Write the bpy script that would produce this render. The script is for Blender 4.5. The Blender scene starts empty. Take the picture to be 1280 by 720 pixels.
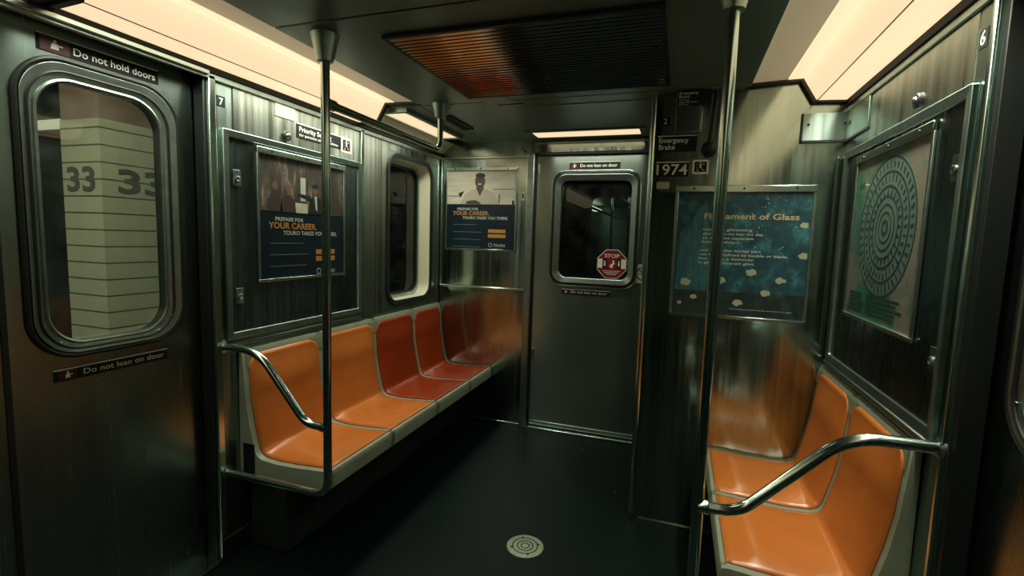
import bpy, bmesh, math, random
from mathutils import Vector, Matrix
random.seed(7)
C = bpy.context.scene.collection
WLOC = {}

# ------------------------------------------------------------------ measurements (metres, floor z = 0, camera over the origin)
EYE = 1.45
XL, XR = -1.815, 0.665          # side walls
YE, YC = 3.509, 2.545           # end wall, cab wall
ZC = 2.17                       # ceiling
YB = -4.0                       # far end behind the camera
DL, DR = -1.877, 0.727          # door leaf planes

# ------------------------------------------------------------------ helpers
class Plane:
    def __init__(s, o, u, v, n):
        s.o, s.u, s.v, s.n = Vector(o), Vector(u), Vector(v), Vector(n)
    def pt(s, a, b, c=0.0):
        return s.o + s.u*a + s.v*b + s.n*c
def left(x=XL):  return Plane((x,0,0),(0,1,0),(0,0,1),(1,0,0))
def right(x=XR): return Plane((x,0,0),(0,-1,0),(0,0,1),(-1,0,0))
def end(y=YE):   return Plane((0,y,0),(1,0,0),(0,0,1),(0,-1,0))
def ceil_(z=ZC): return Plane((0,0,z),(1,0,0),(0,1,0),(0,0,-1))
def flat(z=0.0): return Plane((0,0,z),(1,0,0),(0,1,0),(0,0,1))

def rr(a0,a1,b0,b1,r,n=8):
    r = min(r,(a1-a0)/2-1e-5,(b1-b0)/2-1e-5); out=[]
    for cx,cy,t0 in ((a1-r,b1-r,0),(a0+r,b1-r,90),(a0+r,b0+r,180),(a1-r,b0+r,270)):
        for i in range(n+1):
            t=math.radians(t0+90*i/n); out.append((cx+r*math.cos(t),cy+r*math.sin(t)))
    return out

class MB:
    def __init__(s): s.v=[]; s.f=[]
    def add(s,vs,fs):
        b=len(s.v); s.v+= [Vector(p) for p in vs]; s.f+=[tuple(b+i for i in f) for f in fs]; return s
    def box(s,x0,x1,y0,y1,z0,z1):
        vs=[(x,y,z) for z in (z0,z1) for y in (y0,y1) for x in (x0,x1)]
        return s.add(vs,[(0,2,3,1),(4,5,7,6),(0,1,5,4),(2,6,7,3),(0,4,6,2),(1,3,7,5)])
    def rect(s,P,a0,a1,b0,b1,c0,c1):
        return s.prism(P,[(a0,b0),(a1,b0),(a1,b1),(a0,b1)],c0,c1)
    def prism(s,P,pts,c0,c1):
        n=len(pts)
        vs=[P.pt(a,b,c0) for a,b in pts]+[P.pt(a,b,c1) for a,b in pts]
        fs=[tuple(range(n))[::-1],tuple(range(n,2*n))]+[(i,(i+1)%n,n+(i+1)%n,n+i) for i in range(n)]
        return s.add(vs,fs)
    def rplate(s,P,a0,a1,b0,b1,r,c0,c1,n=8): return s.prism(P,rr(a0,a1,b0,b1,r,n),c0,c1)
    def ring(s,P,out,inn,c0,c1,ci=None):
        """band between two outlines of equal length; ci = height of the inner lip"""
        n=len(out); ci=c1 if ci is None else ci
        L=[[P.pt(a,b,c0) for a,b in out],[P.pt(a,b,c1) for a,b in out],[P.pt(a,b,ci) for a,b in inn],[P.pt(a,b,c0) for a,b in inn]]
        vs=sum(L,[]); fs=[]
        for k in range(4):
            m=(k+1)%4
            for i in range(n):
                j=(i+1)%n; fs.append((k*n+i,k*n+j,m*n+j,m*n+i))
        return s.add(vs,fs)
    def disc(s,P,a,b,r,c0,c1,n=24,ry=None):
        ry=ry or r
        return s.prism(P,[(a+r*math.cos(2*math.pi*i/n),b+ry*math.sin(2*math.pi*i/n)) for i in range(n)],c0,c1)
    def annulus(s,P,a,b,ro,ri,c0,c1,n=48):
        o=[(a+ro*math.cos(2*math.pi*i/n),b+ro*math.sin(2*math.pi*i/n)) for i in range(n)]
        q=[(a+ri*math.cos(2*math.pi*i/n),b+ri*math.sin(2*math.pi*i/n)) for i in range(n)]
        return s.ring(P,o,q,c0,c1)
    def lathe(s,P,a,b,prof,n=28):
        """prof = (radius, height along the normal)"""
        vs=[];fs=[]
        for r,c in prof:
            for i in range(n):
                t=2*math.pi*i/n; vs.append(P.pt(a+r*math.cos(t),b+r*math.sin(t),c))
        for k in range(len(prof)-1):
            for i in range(n):
                j=(i+1)%n; fs.append((k*n+i,k*n+j,(k+1)*n+j,(k+1)*n+i))
        fs.append(tuple(range(n))[::-1]); fs.append(tuple(range((len(prof)-1)*n,len(prof)*n)))
        return s.add(vs,fs)
    def tube(s,path,r,bend=0.0,n=16,seg=8,closed=False):
        pts=[Vector(p) for p in path]
        if bend and not closed:
            q=[pts[0]]
            for i in range(1,len(pts)-1):
                a,b,c=pts[i-1],pts[i],pts[i+1]
                d1=(a-b);d2=(c-b);l=min(bend,d1.length*.49,d2.length*.49)
                p0=b+d1.normalized()*l;p1=b+d2.normalized()*l
                for k in range(seg+1):
                    t=k/seg; q.append(p0*(1-t)**2+b*2*t*(1-t)+p1*t*t)
            q.append(pts[-1]); pts=q
        m=len(pts); vs=[];fs=[]
        def tan(i):
            if closed: return (pts[(i+1)%m]-pts[i-1]).normalized()
            return (pts[min(i+1,m-1)]-pts[max(i-1,0)]).normalized()
        T=tan(0); N=T.orthogonal().normalized()
        for i in range(m):
            T2=tan(i); N=(N-T2*N.dot(T2)).normalized(); B=T2.cross(N)
            for k in range(n):
                t=2*math.pi*k/n; vs.append(pts[i]+(N*math.cos(t)+B*math.sin(t))*r)
        for i in range(m if closed else m-1):
            i2=(i+1)%m
            for k in range(n):
                k2=(k+1)%n; fs.append((i*n+k,i*n+k2,i2*n+k2,i2*n+k))
        if not closed:
            fs.append(tuple(range(n))[::-1]); fs.append(tuple(range((m-1)*n,m*n)))
        return s.add(vs,fs)
    def sweep_y(s,prof,y0,y1,X):
        """closed profile of (u,z) extruded along y; X maps u to x"""
        n=len(prof)
        vs=[(X(u),y0,z) for u,z in prof]+[(X(u),y1,z) for u,z in prof]
        fs=[tuple(range(n)),tuple(range(n,2*n))[::-1]]+[(i,(i+1)%n,n+(i+1)%n,n+i) for i in range(n)]
        return s.add(vs,fs)
    def build(s,name,mat,parent=None,bevel=0.0,smooth=35,recalc=True):
        off = WLOC[parent.name] if parent else None
        if off is None:
            lo=[min(v[i] for v in s.v) for i in range(3)]; hi=[max(v[i] for v in s.v) for i in range(3)]
            off=Vector(((lo[0]+hi[0])/2,(lo[1]+hi[1])/2,lo[2]))
        me=bpy.data.meshes.new(name)
        me.from_pydata([v-off for v in s.v],[],s.f)
        bm=bmesh.new(); bm.from_mesh(me)
        if recalc: bmesh.ops.recalc_face_normals(bm,faces=bm.faces)
        bm.to_mesh(me); bm.free()
        if mat: me.materials.append(mat)
        o=bpy.data.objects.new(name,me); C.objects.link(o)
        if parent: o.parent=parent
        else: o.location=off
        WLOC[o.name]=off
        if bevel:
            m=o.modifiers.new('bevel','BEVEL'); m.width=bevel; m.segments=2; m.limit_method='ANGLE'; m.angle_limit=math.radians(40)
        if smooth:
            me.shade_smooth(); me.set_sharp_from_angle(angle=math.radians(smooth))
        return o

def tag(o,label,cat,group=None):
    o['label']=label; o['category']=cat
    if group: o['group']=group
    return o
def struct(o): o['kind']='structure'; return o
def thing(name,loc,label,cat,group=None):
    o=bpy.data.objects.new(name,None); C.objects.link(o); o.location=loc; o.empty_display_size=.1
    WLOC[o.name]=Vector(loc); return tag(o,label,cat,group)

def letters(mb,s,P,a,b,h,c,w=None,bold=0.0,align='L',up=True):
    """writing on a plane: a,b = lower-left of the line, h = height of a capital, w = wanted width"""
    cu=bpy.data.curves.new('writing','FONT'); cu.body=s; cu.size=1.0; cu.offset=bold; cu.resolution_u=3; cu.fill_mode='BOTH'; cu.extrude=0
    ob=bpy.data.objects.new('writing',cu); C.objects.link(ob)
    dg=bpy.context.evaluated_depsgraph_get(); dg.update()
    me=bpy.data.meshes.new_from_object(ob.evaluated_get(dg))
    vs=[v.co.copy() for v in me.vertices]; fs=[tuple(p.vertices) for p in me.polygons]
    bpy.data.objects.remove(ob); bpy.data.curves.remove(cu); bpy.data.meshes.remove(me)
    if not vs: return mb
    x0=min(v.x for v in vs);x1=max(v.x for v in vs)
    sy=h/0.70; sx=sy if w is None else w/(x1-x0)
    W=(x1-x0)*sx
    if align=='C': a-=W/2
    if align=='R': a-=W
    return mb.add([P.pt(a+(v.x-x0)*sx,b+v.y*sy,c) for v in vs],fs)

# ------------------------------------------------------------------ materials
def new_mat(name):
    m=bpy.data.materials.new(name); m.use_nodes=True
    nt=m.node_tree; return m,nt,nt.nodes['Principled BSDF']
def plain(name,col,rough=.5,metal=0.0,spec=.5,coat=0.0,noise=0.0,scale=30,bump=0.0,emit=None,estr=1.0):
    m,nt,p=new_mat(name); N=nt.nodes; L=nt.links
    p.inputs['Base Color'].default_value=(*col,1); p.inputs['Roughness'].default_value=rough
    p.inputs['Metallic'].default_value=metal; p.inputs['Specular IOR Level'].default_value=spec
    p.inputs['Coat Weight'].default_value=coat; p.inputs['Coat Roughness'].default_value=.12
    if emit: p.inputs['Emission Color'].default_value=(*emit,1); p.inputs['Emission Strength'].default_value=estr
    if noise or bump:
        g=N.new('ShaderNodeNewGeometry'); t=N.new('ShaderNodeTexNoise'); t.inputs['Scale'].default_value=scale; t.inputs['Detail'].default_value=6
        L.new(g.outputs['Position'],t.inputs['Vector'])
        if noise:
            r=N.new('ShaderNodeMapRange'); r.inputs['From Min'].default_value=.3; r.inputs['From Max'].default_value=.7
            r.inputs['To Min'].default_value=1-noise; r.inputs['To Max'].default_value=1+noise
            mx=N.new('ShaderNodeMix'); mx.data_type='RGBA'; mx.blend_type='MULTIPLY'; mx.inputs['Factor'].default_value=1
            mx.inputs['A'].default_value=(*col,1)
            L.new(t.outputs['Fac'],r.inputs['Value']); L.new(r.outputs['Result'],mx.inputs['B']); L.new(mx.outputs['Result'],p.inputs['Base Color'])
        if bump:
            b=N.new('ShaderNodeBump'); b.inputs['Strength'].default_value=bump; b.inputs['Distance'].default_value=.002
            L.new(t.outputs['Fac'],b.inputs['Height']); L.new(b.outputs['Normal'],p.inputs['Normal'])
    return m
def steel(name,col,r0,r1,sc=(45,45,.5),streak=.35,bump=.05,smudge=.25,aniso=.75):
    """brushed stainless: streaks stretched along one axis plus greasy smudges"""
    m,nt,p=new_mat(name); N=nt.nodes; L=nt.links
    p.inputs['Metallic'].default_value=1
    g=N.new('ShaderNodeNewGeometry'); mp=N.new('ShaderNodeMapping'); mp.inputs['Scale'].default_value=sc
    L.new(g.outputs['Position'],mp.inputs['Vector'])
    t=N.new('ShaderNodeTexNoise'); t.inputs['Scale'].default_value=1; t.inputs['Detail'].default_value=5; t.inputs['Roughness'].default_value=.6
    L.new(mp.outputs['Vector'],t.inputs['Vector'])
    t2=N.new('ShaderNodeTexNoise'); t2.inputs['Scale'].default_value=3.2; t2.inputs['Detail'].default_value=6; t2.inputs['Roughness'].default_value=.65
    L.new(g.outputs['Position'],t2.inputs['Vector'])
    ad=N.new('ShaderNodeMath'); ad.operation='MULTIPLY_ADD'; ad.inputs[1].default_value=smudge
    L.new(t2.outputs['Fac'],ad.inputs[0])
    s1=N.new('ShaderNodeMapRange'); s1.inputs['From Min'].default_value=.3; s1.inputs['From Max'].default_value=.7
    s1.inputs['To Min'].default_value=r0-smudge*.5; s1.inputs['To Max'].default_value=r1-smudge*.5; s1.clamp=True
    L.new(t.outputs['Fac'],s1.inputs['Value']); L.new(s1.outputs['Result'],ad.inputs[2])
    cl=N.new('ShaderNodeClamp'); cl.inputs['Min'].default_value=.06; cl.inputs['Max'].default_value=.8
    L.new(ad.outputs[0],cl.inputs['Value']); L.new(cl.outputs[0],p.inputs['Roughness'])
    r=N.new('ShaderNodeMapRange'); r.inputs['From Min'].default_value=.3; r.inputs['From Max'].default_value=.7
    r.inputs['To Min'].default_value=1-streak; r.inputs['To Max'].default_value=1
    L.new(t.outputs['Fac'],r.inputs['Value'])
    mx=N.new('ShaderNodeMix'); mx.data_type='RGBA'; mx.blend_type='MULTIPLY'; mx.inputs['Factor'].default_value=1; mx.inputs['A'].default_value=(*col,1)
    L.new(r.outputs['Result'],mx.inputs['B']); L.new(mx.outputs['Result'],p.inputs['Base Color'])
    if bump:
        b=N.new('ShaderNodeBump'); b.inputs['Strength'].default_value=bump; b.inputs['Distance'].default_value=.002
        L.new(t.outputs['Fac'],b.inputs['Height']); L.new(b.outputs['Normal'],p.inputs['Normal'])
    if aniso:
        ta=N.new('ShaderNodeTangent'); ta.direction_type='RADIAL'; ta.axis='Z'
        L.new(ta.outputs[0],p.inputs['Tangent']); p.inputs['Anisotropic'].default_value=aniso; p.inputs['Anisotropic Rotation'].default_value=.25
    return m
def glass(name,tint=(.85,.95,.9),gloss=1.0,rough=.02,dirt=.03):
    m,nt,p=new_mat(name); N=nt.nodes; L=nt.links; N.remove(p)
    tr=N.new('ShaderNodeBsdfTransparent'); tr.inputs['Color'].default_value=(*tint,1)
    gl=N.new('ShaderNodeBsdfGlossy'); gl.inputs['Roughness'].default_value=rough
    fr=N.new('ShaderNodeFresnel'); fr.inputs['IOR'].default_value=1.45
    mu=N.new('ShaderNodeMath'); mu.operation='MULTIPLY'; mu.inputs[1].default_value=gloss
    L.new(fr.outputs[0],mu.inputs[0])
    a=N.new('ShaderNodeMixShader'); L.new(mu.outputs[0],a.inputs[0]); L.new(tr.outputs[0],a.inputs[1]); L.new(gl.outputs[0],a.inputs[2])
    df=N.new('ShaderNodeBsdfDiffuse'); df.inputs['Color'].default_value=(.5,.55,.5,1)
    b=N.new('ShaderNodeMixShader')
    g=N.new('ShaderNodeNewGeometry'); t=N.new('ShaderNodeTexNoise'); t.inputs['Scale'].default_value=9; t.inputs['Detail'].default_value=7
    L.new(g.outputs['Position'],t.inputs['Vector'])
    mr=N.new('ShaderNodeMapRange'); mr.inputs['From Min'].default_value=.4; mr.inputs['From Max'].default_value=.75; mr.inputs['To Min'].default_value=dirt*.3; mr.inputs['To Max'].default_value=dirt*2
    L.new(t.outputs['Fac'],mr.inputs['Value']); L.new(mr.outputs['Result'],b.inputs[0])
    L.new(a.outputs[0],b.inputs[1]); L.new(df.outputs[0],b.inputs[2]); L.new(b.outputs[0],N['Material Output'].inputs[0])
    return m
def mottled(name,c0,c1,scale,stretch=(1,1,1),lo=.35,hi=.65,rough=.5,c2=None,coat=0.0):
    """two or three colours blended by noise: printed photographs"""
    m,nt,p=new_mat(name); N=nt.nodes; L=nt.links
    g=N.new('ShaderNodeNewGeometry'); mp=N.new('ShaderNodeMapping'); mp.inputs['Scale'].default_value=stretch; L.new(g.outputs['Position'],mp.inputs['Vector'])
    t=N.new('ShaderNodeTexNoise'); t.inputs['Scale'].default_value=scale; t.inputs['Detail'].default_value=8; t.inputs['Roughness'].default_value=.7
    L.new(mp.outputs['Vector'],t.inputs['Vector'])
    r=N.new('ShaderNodeValToRGB'); L.new(t.outputs['Fac'],r.inputs['Fac'])
    e=r.color_ramp.elements; e[0].position=lo; e[0].color=(*c0,1); e[1].position=hi; e[1].color=(*c1,1)
    if c2: x=e.new((lo+hi)/2); x.color=(*c2,1)
    L.new(r.outputs['Color'],p.inputs['Base Color']); p.inputs['Roughness'].default_value=rough; p.inputs['Coat Weight'].default_value=coat; p.inputs['Coat Roughness'].default_value=.08
    return m

LIGHT=(.98,.72,.445)            # warm lamp behind the diffusers
TINT=(.37,.54,.50)
LAMP=(1.0,.94,.78); PW=4.6
M={}
M['steel']   = steel('brushed_steel',(.31,.42,.375),.27,.37,aniso=.85,streak=.18,bump=.015,smudge=.14)
M['panel']   = steel('panel_steel',(.125,.175,.162),.24,.31,aniso=.85,streak=.12,bump=.01,smudge=.08)
M['mirror']  = steel('polished_steel',(.43,.535,.465),.10,.20,sc=(60,60,.6),streak=.15,bump=.008,smudge=.12)
M['fluted']  = steel('ribbed_steel',(.64,.75,.64),.24,.36,aniso=.85,sc=(26,26,.12),streak=.55,bump=.05,smudge=.06)
M['enddoor'] = steel('end_door_steel',(.40,.52,.455),.22,.25,aniso=.8,sc=(4,4,.4),streak=.0,bump=.0,smudge=.06)
M['door']    = steel('satin_door_steel',(.23,.315,.285),.24,.28,sc=(40,40,.5),streak=.12,bump=.01,smudge=.06)
M['bright']  = plain('bright_trim_metal',(.58,.74,.65),.22,1)
M['bezel']   = plain('window_bezel_metal',(.36,.47,.42),.34,1,noise=.15,scale=25)
M['chrome']  = plain('tubular_stainless',(.48,.63,.56),.17,1)
M['ceiling'] = plain('ceiling_laminate',(.17,.225,.19),.33,.35,noise=.1,scale=5)
M['cream']   = plain('cream_plastic_panel',(.72,.74,.56),.5)
M['fibre']   = plain('grey_green_fibreglass',(.24,.29,.20),.42,noise=.08,scale=14)
M['orange']  = plain('orange_seat_plastic',(.52,.162,.030),.20,spec=.5,noise=.07,scale=7)
M['red']     = plain('red_seat_plastic',(.25,.034,.007),.21,spec=.5,noise=.08,scale=7)
M['floor']   = plain('dark_rubber_floor',(.0025,.0075,.0062),.42,spec=.12,noise=.5,scale=60,bump=.15)
M['dark']    = plain('dark_gap',(.006,.009,.008),.7)
M['rubber']  = plain('black_rubber',(.008,.012,.010),.45)
M['black']   = plain('sign_black',(.006,.011,.010),.6,spec=.25)
M['white']   = plain('sign_white',(.80,.88,.76),.45)
M['signred'] = plain('sign_red',(.24,.010,.016),.4)
M['pictored'] = plain('pictogram_red',(.07,.008,.010),.4)
M['drain']   = plain('floor_plate_metal',(.26,.33,.22),.55,.2,noise=.2,scale=70)
M['edgeglow']= plain('panel_painted_glow',(.70,.70,.54),.45,emit=LIGHT,estr=.17)  # faint glow painted in for tube light on the reflector panel
M['diffuser']= plain('lit_diffuser',(.6,.6,.5),.4,emit=LIGHT,estr=1.0)
M['slat']    = plain('grille_slat_metal',(.36,.39,.34),.12,1)
M['vent']    = plain('vent_metal',(.02,.03,.026),.5,.3)
M['glass']   = glass('window_glass')
M['glassd']  = glass('dark_window_glass',tint=(.7,.85,.78),dirt=.012)
M['plate']   = plain('pale_plate',(.50,.56,.44),.4,.4)
M['navy']    = plain('poster_navy',(.0035,.016,.026),.35,coat=.3)
M['gold']    = plain('poster_gold',(.50,.26,.06),.5)
M['pale']    = plain('poster_pale',(.50,.60,.50),.5)
M['dim']     = plain('poster_dim_line',(.07,.16,.17),.5)
M['tunnel']  = plain('tunnel_black',(.01,.013,.012),.9)

# ------------------------------------------------------------------ floor and ceiling
struct(MB().box(XL-.12,XR+.12,YB,YE+.1,-.06,0).build('floor',M['floor'],smooth=0))
cl=MB().box(XL-.1,XR+.1,YB,YE+.12,2.24,2.30)
ceiling=struct(cl.build('ceiling',M['dark'],smooth=0))
pan=MB()
CA,CB=-1.415,.262
for y0,y1 in ((YB,-1.05),(-1.042,1.443),(1.451,2.492),(2.500,YE)):
    pan.rect(ceil_(),CA,CB,y0,y1,-.05,0)
pan.rect(ceil_(2.172),CA-.19,CA-.008,2.50,YE,-.05,0)
pan.build('ceiling_panel',M['ceiling'],ceiling,bevel=.003)
hp=MB(); hp.rplate(ceil_(),-1.03,-.88,2.36,2.49,.005,0,.004); hp.rplate(ceil_(),-.985,-.83,2.56,2.80,.005,0,.004)
hp.rplate(ceil_(),-.80,-.18,2.62,2.98,.01,0,.003)
hp.build('access_hatch',M['ceiling'],ceiling,bevel=.002)

# ------------------------------------------------------------------ walls
def wall_ring(mb,P,a0,a1,b0,b1,inner,c0,c1):
    """rectangular wall piece with a rounded hole"""
    n=len(inner); q=n//4
    out=[]
    for k,(ca,cb) in enumerate(((a1,b1),(a0,b1),(a0,b0),(a1,b0))):
        for i in range(q): out.append((ca,cb))
    # spread the corner points a hair so that no quad is degenerate
    out=rr(a0,a1,b0,b1,.0005,q-1)
    mb.ring(P,out,inner,c0,c1)
PL,PR,PE,PC=left(),right(),end(),end(YC)
W1=rr(2.797,3.372,.995,1.975,.105,8)             # small side window opening
def side_wall(P,sgn,name):
    w=MB()
    a=lambda y0,y1:(y0,y1) if sgn>0 else (-y1,-y0)
    for y0,y1,z0,z1 in ((YB,-1.6,0,2.24),(-1.6,.18,0,2.24),(.18,1.506,2.066,2.24)):
        w.rect(P,*a(y0,y1),z0,z1,-.06,0)
    if sgn>0:
        w.rect(P,1.506,2.515,0,2.24,-.06,0)
        wall_ring(w,P,2.515,YE+.06,0,2.24,W1,-.06,0)
    else:
        w.rect(P,*a(1.47,2.70),0,2.24,-.06,0)
    return struct(w.build(name,M['steel'],smooth=0))
wl=side_wall(PL,1,'wall_left'); wr=side_wall(PR,-1,'wall_right')
# far and near ends
we=MB()
we.rect(PE,XL,-1.092,0,2.24,-.06,0)
we.rect(PE,-1.092,-.10,2.075,2.24,-.06,0)
wall_far=struct(we.build('wall_far',M['mirror'],smooth=0))
struct(MB().box(XL-.1,XR+.1,YB-.05,YB,0,2.24).build('wall_near',M['steel'],smooth=0))
cab=MB(); cab.rect(PC,-.150,XR,0,2.24,-.05,0); cab.box(-.150,-.10,YC+.05,YE+.06,0,2.24)
wall_cab=struct(cab.build('wall_cab',M['mirror'],smooth=0))
# rounded steel post at the free edge of the cab
pm=MB(); pm.tube([(-.157,YC+.010,.03),(-.157,YC+.010,2.17)],.0155,n=20)
struct(pm.build('trim_1',M['bright']))
# low kick plates
kp=MB(); kp.rect(PC,-.12,XR,0,.012,0,.010)
struct(kp.build('baseboard_cab',M['bright'],smooth=0))
bb=MB(); bb.rect(PE,XL,-1.095,0,.028,0,.010)
struct(bb.build('baseboard_far',M['bright'],bevel=.002))
bb=MB(); bb.rect(PL,1.51,YE,0,.10,0,.012)
struct(bb.build('baseboard_left',M['rubber'],bevel=.003))
bb=MB(); bb.rect(PR,-YC,-1.47,0,.10,0,.012)
struct(bb.build('baseboard_right',M['rubber'],bevel=.003))
# ribbed upper panels on the left and cab walls (children of the walls)
fl=MB(); fl.rect(PL,1.628,2.487,1.872,2.062,0,.002); fl.rect(PL,2.535,2.775,.950,2.062,0,.002); fl.rect(PL,2.79,3.49,2.0,2.062,0,.002)
fl.build('ribbed_panel',M['fluted'],wl,smooth=0)
fr_=MB(); fr_.rect(PR,-2.27,-1.56,1.872,2.040,0,.002); fr_.build('ribbed_panel',M['fluted'],wr,smooth=0)  # added on the right wall; bright base paints in light below the cove
fc=MB(); fc.rect(PC,-.115,.115,1.70,2.16,0,.002)
fc.build('ribbed_panel',M['fluted'],wall_cab,smooth=0)
# seams, pilasters and mouldings
sm=MB()
sm.rect(PL,1.622,1.626,.98,2.062,0,.0015)
sm.rect(PL,2.530,2.534,.94,2.062,.0,.0015)
sm.build('seam',M['dark'],wl,smooth=0)
tp=MB(); tp.rect(PL,1.508,1.540,.02,2.062,0,.010)
struct(tp.build('trim_2',M['bright'],bevel=.004))
tp=MB(); tp.rect(PL,2.497,2.528,.93,2.062,0,.010)
struct(tp.build('trim_3',M['bright'],bevel=.003))
tp=MB(); tp.rect(PL,3.470,3.500,.93,2.10,0,.012)
struct(tp.build('trim_4',M['bright'],bevel=.003))
tp=MB(); tp.rect(PR,-1.486,-1.470,.02,2.062,0,.012)
struct(tp.build('trim_5',M['bright'],bevel=.004))
# mouldings under the light coves
for i,(P,a0,a1) in enumerate(((PL,YB,YE),(PR,-YC,-YB))):
    t=MB(); t.rect(P,a0,a1,2.044,2.070,0,.010); o=struct(t.build('trim_%d'%(6+i),M['bezel'],bevel=.004))
    t=MB(); t.rect(P,a0,a1,2.070,2.100,0,.018); t.build('shadow_gap',M['dark'],o,smooth=0)

# ------------------------------------------------------------------ light coves
def cove(P,a0,a1,label,name='ceiling_light',capA=True,capB=True):
    """long fluorescent fixture in the corner of wall and ceiling; u = distance from the wall"""
    sgn=1 if P.n.x>0 else -1
    base=P.o.x
    y0,y1=(a0,a1)
    X=lambda u: base+sgn*u
    t=thing(name,(X(.15),(y0+y1)/2,2.085),label,'ceiling light','fluorescent cove lights')
    # cream reflector panel, tube light painted in as emission, then slanted and flat diffuser
    MB().sweep_y([(.398,2.184),(.257,2.190),(.257,2.205),(.398,2.202)],y0,y1,X).build('glow_panel',M['edgeglow'],t)
    dif=MB()
    pr=[(.255,2.1885),(.194,2.190),(.180,2.165),(.140,2.098),(.132,2.094),(.060,2.092),(.024,2.090)]
    pr2=pr+[(.024,2.102),(.060,2.104),(.128,2.106),(.135,2.110),(.172,2.170),(.186,2.200),(.255,2.1985)]
    MB().sweep_y(pr2,y0,y1,X).build('diffuser',M['diffuser'],t)
    MB().tube([(X(.1345),y0,2.0935),(X(.1345),y1,2.0935)],.0022,n=8).build('crease',M['bezel'],t)
    MB().sweep_y([(.418,2.172),(.398,2.180),(.398,2.200),(.418,2.192)],y0,y1,X).build('edge_strip',M['white'],t,bevel=.002)
    cp=[(.42,2.168),(.205,2.180),(.150,2.086),(.0,2.080),(.0,2.112),(.130,2.118),(.186,2.212),(.42,2.205)]
    for flag,ya,yb in ((capA,y0-.024,y0),(capB,y1,y1+.024)):
        if flag: MB().sweep_y(cp,ya,yb,X).build('end_cap',M['rubber'],t,bevel=.002)
    return t
cove(PL,1.0,2.455,'long glowing fluorescent light above the four-seat bench')
cove(PL,-2.5,.935,'glowing fluorescent light over the sliding door with the platform view')
cove(PR,-2.5,2.515,'long glowing fluorescent light above the two-seat bench, ending at the blue poster wall')
def lamp(name,x,y,z,sx,sy,power,col=LAMP,spread=104):
    l=bpy.data.lights.new(name,'AREA'); l.shape='RECTANGLE'; l.size=sx; l.size_y=sy; l.energy=power; l.color=col; l.spread=math.radians(spread)
    o=bpy.data.objects.new(name,l); C.objects.link(o); o.location=(x,y,z); return o
for nm,x,ya,yb in (('fluorescent_lamp',XL+.085,1.02,2.44),('fluorescent_lamp',XL+.085,-2.4,.92),('fluorescent_lamp',XR-.085,.90,2.50),('fluorescent_lamp',XR-.085,-2.4,.88)):
    lamp(nm,x,(ya+yb)/2,2.084,.09,yb-ya,PW*(yb-ya)*(1.25 if yb>2 else .45),spread=138 if x<-1 else 114)
lamp('fluorescent_lamp',-1.615,2.90,2.150,.12,.70,PW*1.2,spread=148)
lamp('fluorescent_lamp',-.635,3.31,2.156,.66,.12,PW*.8,spread=148)
# dark backing above the fixtures
for P,a0,a1 in ((PL,YB,YE),(PR,-YC,-YB)):
    t=MB(); t.rect(P,a0,a1,2.216,2.238,0,.42); t.build('cove_backing',M['dark'],ceiling,smooth=0)
# short strip light past the end of the left cove
t=thing('strip_light',(-1.61,2.90,2.14),'short glowing strip light in the ceiling above the small side window','ceiling light')
MB().rect(ceil_(2.158),-1.690,-1.540,2.545,3.26,-.02,0).build('diffuser',M['diffuser'],t)
MB().ring(ceil_(2.158),rr(-1.715,-1.515,2.52,3.29,.006,3),rr(-1.688,-1.542,2.547,3.258,.004,3),-.02,.008).build('frame',M['bezel'],t,bevel=.002)
t=MB(); t.sweep_y([(.10,2.150),(.125,2.158),(.02,2.105),(.0,2.100),(0,2.09),(.03,2.09)],2.50,YE,lambda u:XL+u)
struct(t.build('trim_8',M['cream'],smooth=0))
# strip light over the end door
t=thing('door_light',(-.645,3.31,2.15),'glowing strip light across the ceiling above the end door','ceiling light')
MB().rplate(ceil_(2.166),-.985,-.285,3.235,3.385,.01,-.01,.006).build('diffuser',M['diffuser'],t,bevel=.003)
MB().ring(ceil_(2.17),rr(-1.03,-.24,3.205,3.415,.008,3),rr(-.985,-.285,3.235,3.385,.006,3),-.01,.009).build('frame',M['ceiling'],t,bevel=.002)

# ------------------------------------------------------------------ ceiling grille
g=thing('ceiling_grille',(-.58,1.99,2.145),'slatted air grille in the middle of the ceiling reflecting the orange seats','grille')
GA0,GA1,GB0,GB1=-1.055,-.100,1.615,2.360
MB().ring(ceil_(2.168),rr(GA0-.018,GA1+.018,GB0-.018,GB1+.018,.006,3),rr(GA0,GA1,GB0,GB1,.004,3),-.0,.012).build('frame',M['rubber'],g,bevel=.002)
s=MB(); n=26; p=(GB1-GB0)/n
for i in range(n):
    y=GB0+i*p
    for q0 in (0,):
        s.add([(GA0,y,2.1650),(GA1,y,2.1650),(GA1,y+p*.74,2.1650-p*.345),(GA0,y+p*.74,2.1650-p*.345),(GA0,y,2.1660),(GA1,y,2.1660),(GA1,y+p*.74,2.1660-p*.345),(GA0,y+p*.74,2.1660-p*.345)],[(0,1,2,3),(7,6,5,4),(0,4,5,1),(3,2,6,7),(0,3,7,4),(1,5,6,2)])
MB().rect(ceil_(2.170),GA0-.01,GA1+.01,GB0-.01,GB1+.01,0,.001).build('backing',M['dark'],g,smooth=0)
e=MB()
for i in range(n):
    y=GB0+i*p+p*.70; e.rect(ceil_(2.1650-p*.33),GA0,GA1,y,y+p*.12,-.002,.0022)
e.build('slat_edges',M['vent'],g,smooth=0)
s.build('slats',M['slat'],g,smooth=0)
MB().rplate(ceil_(2.160),-.135,-.112,1.90,2.02,.004,0,.008).build('latch',M['rubber'],g,bevel=.002)
v=thing('ceiling_vent',(-1.40,2.9,2.16),'small dark louvred vent in the ceiling behind the overhead grab rail','vent')
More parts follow.
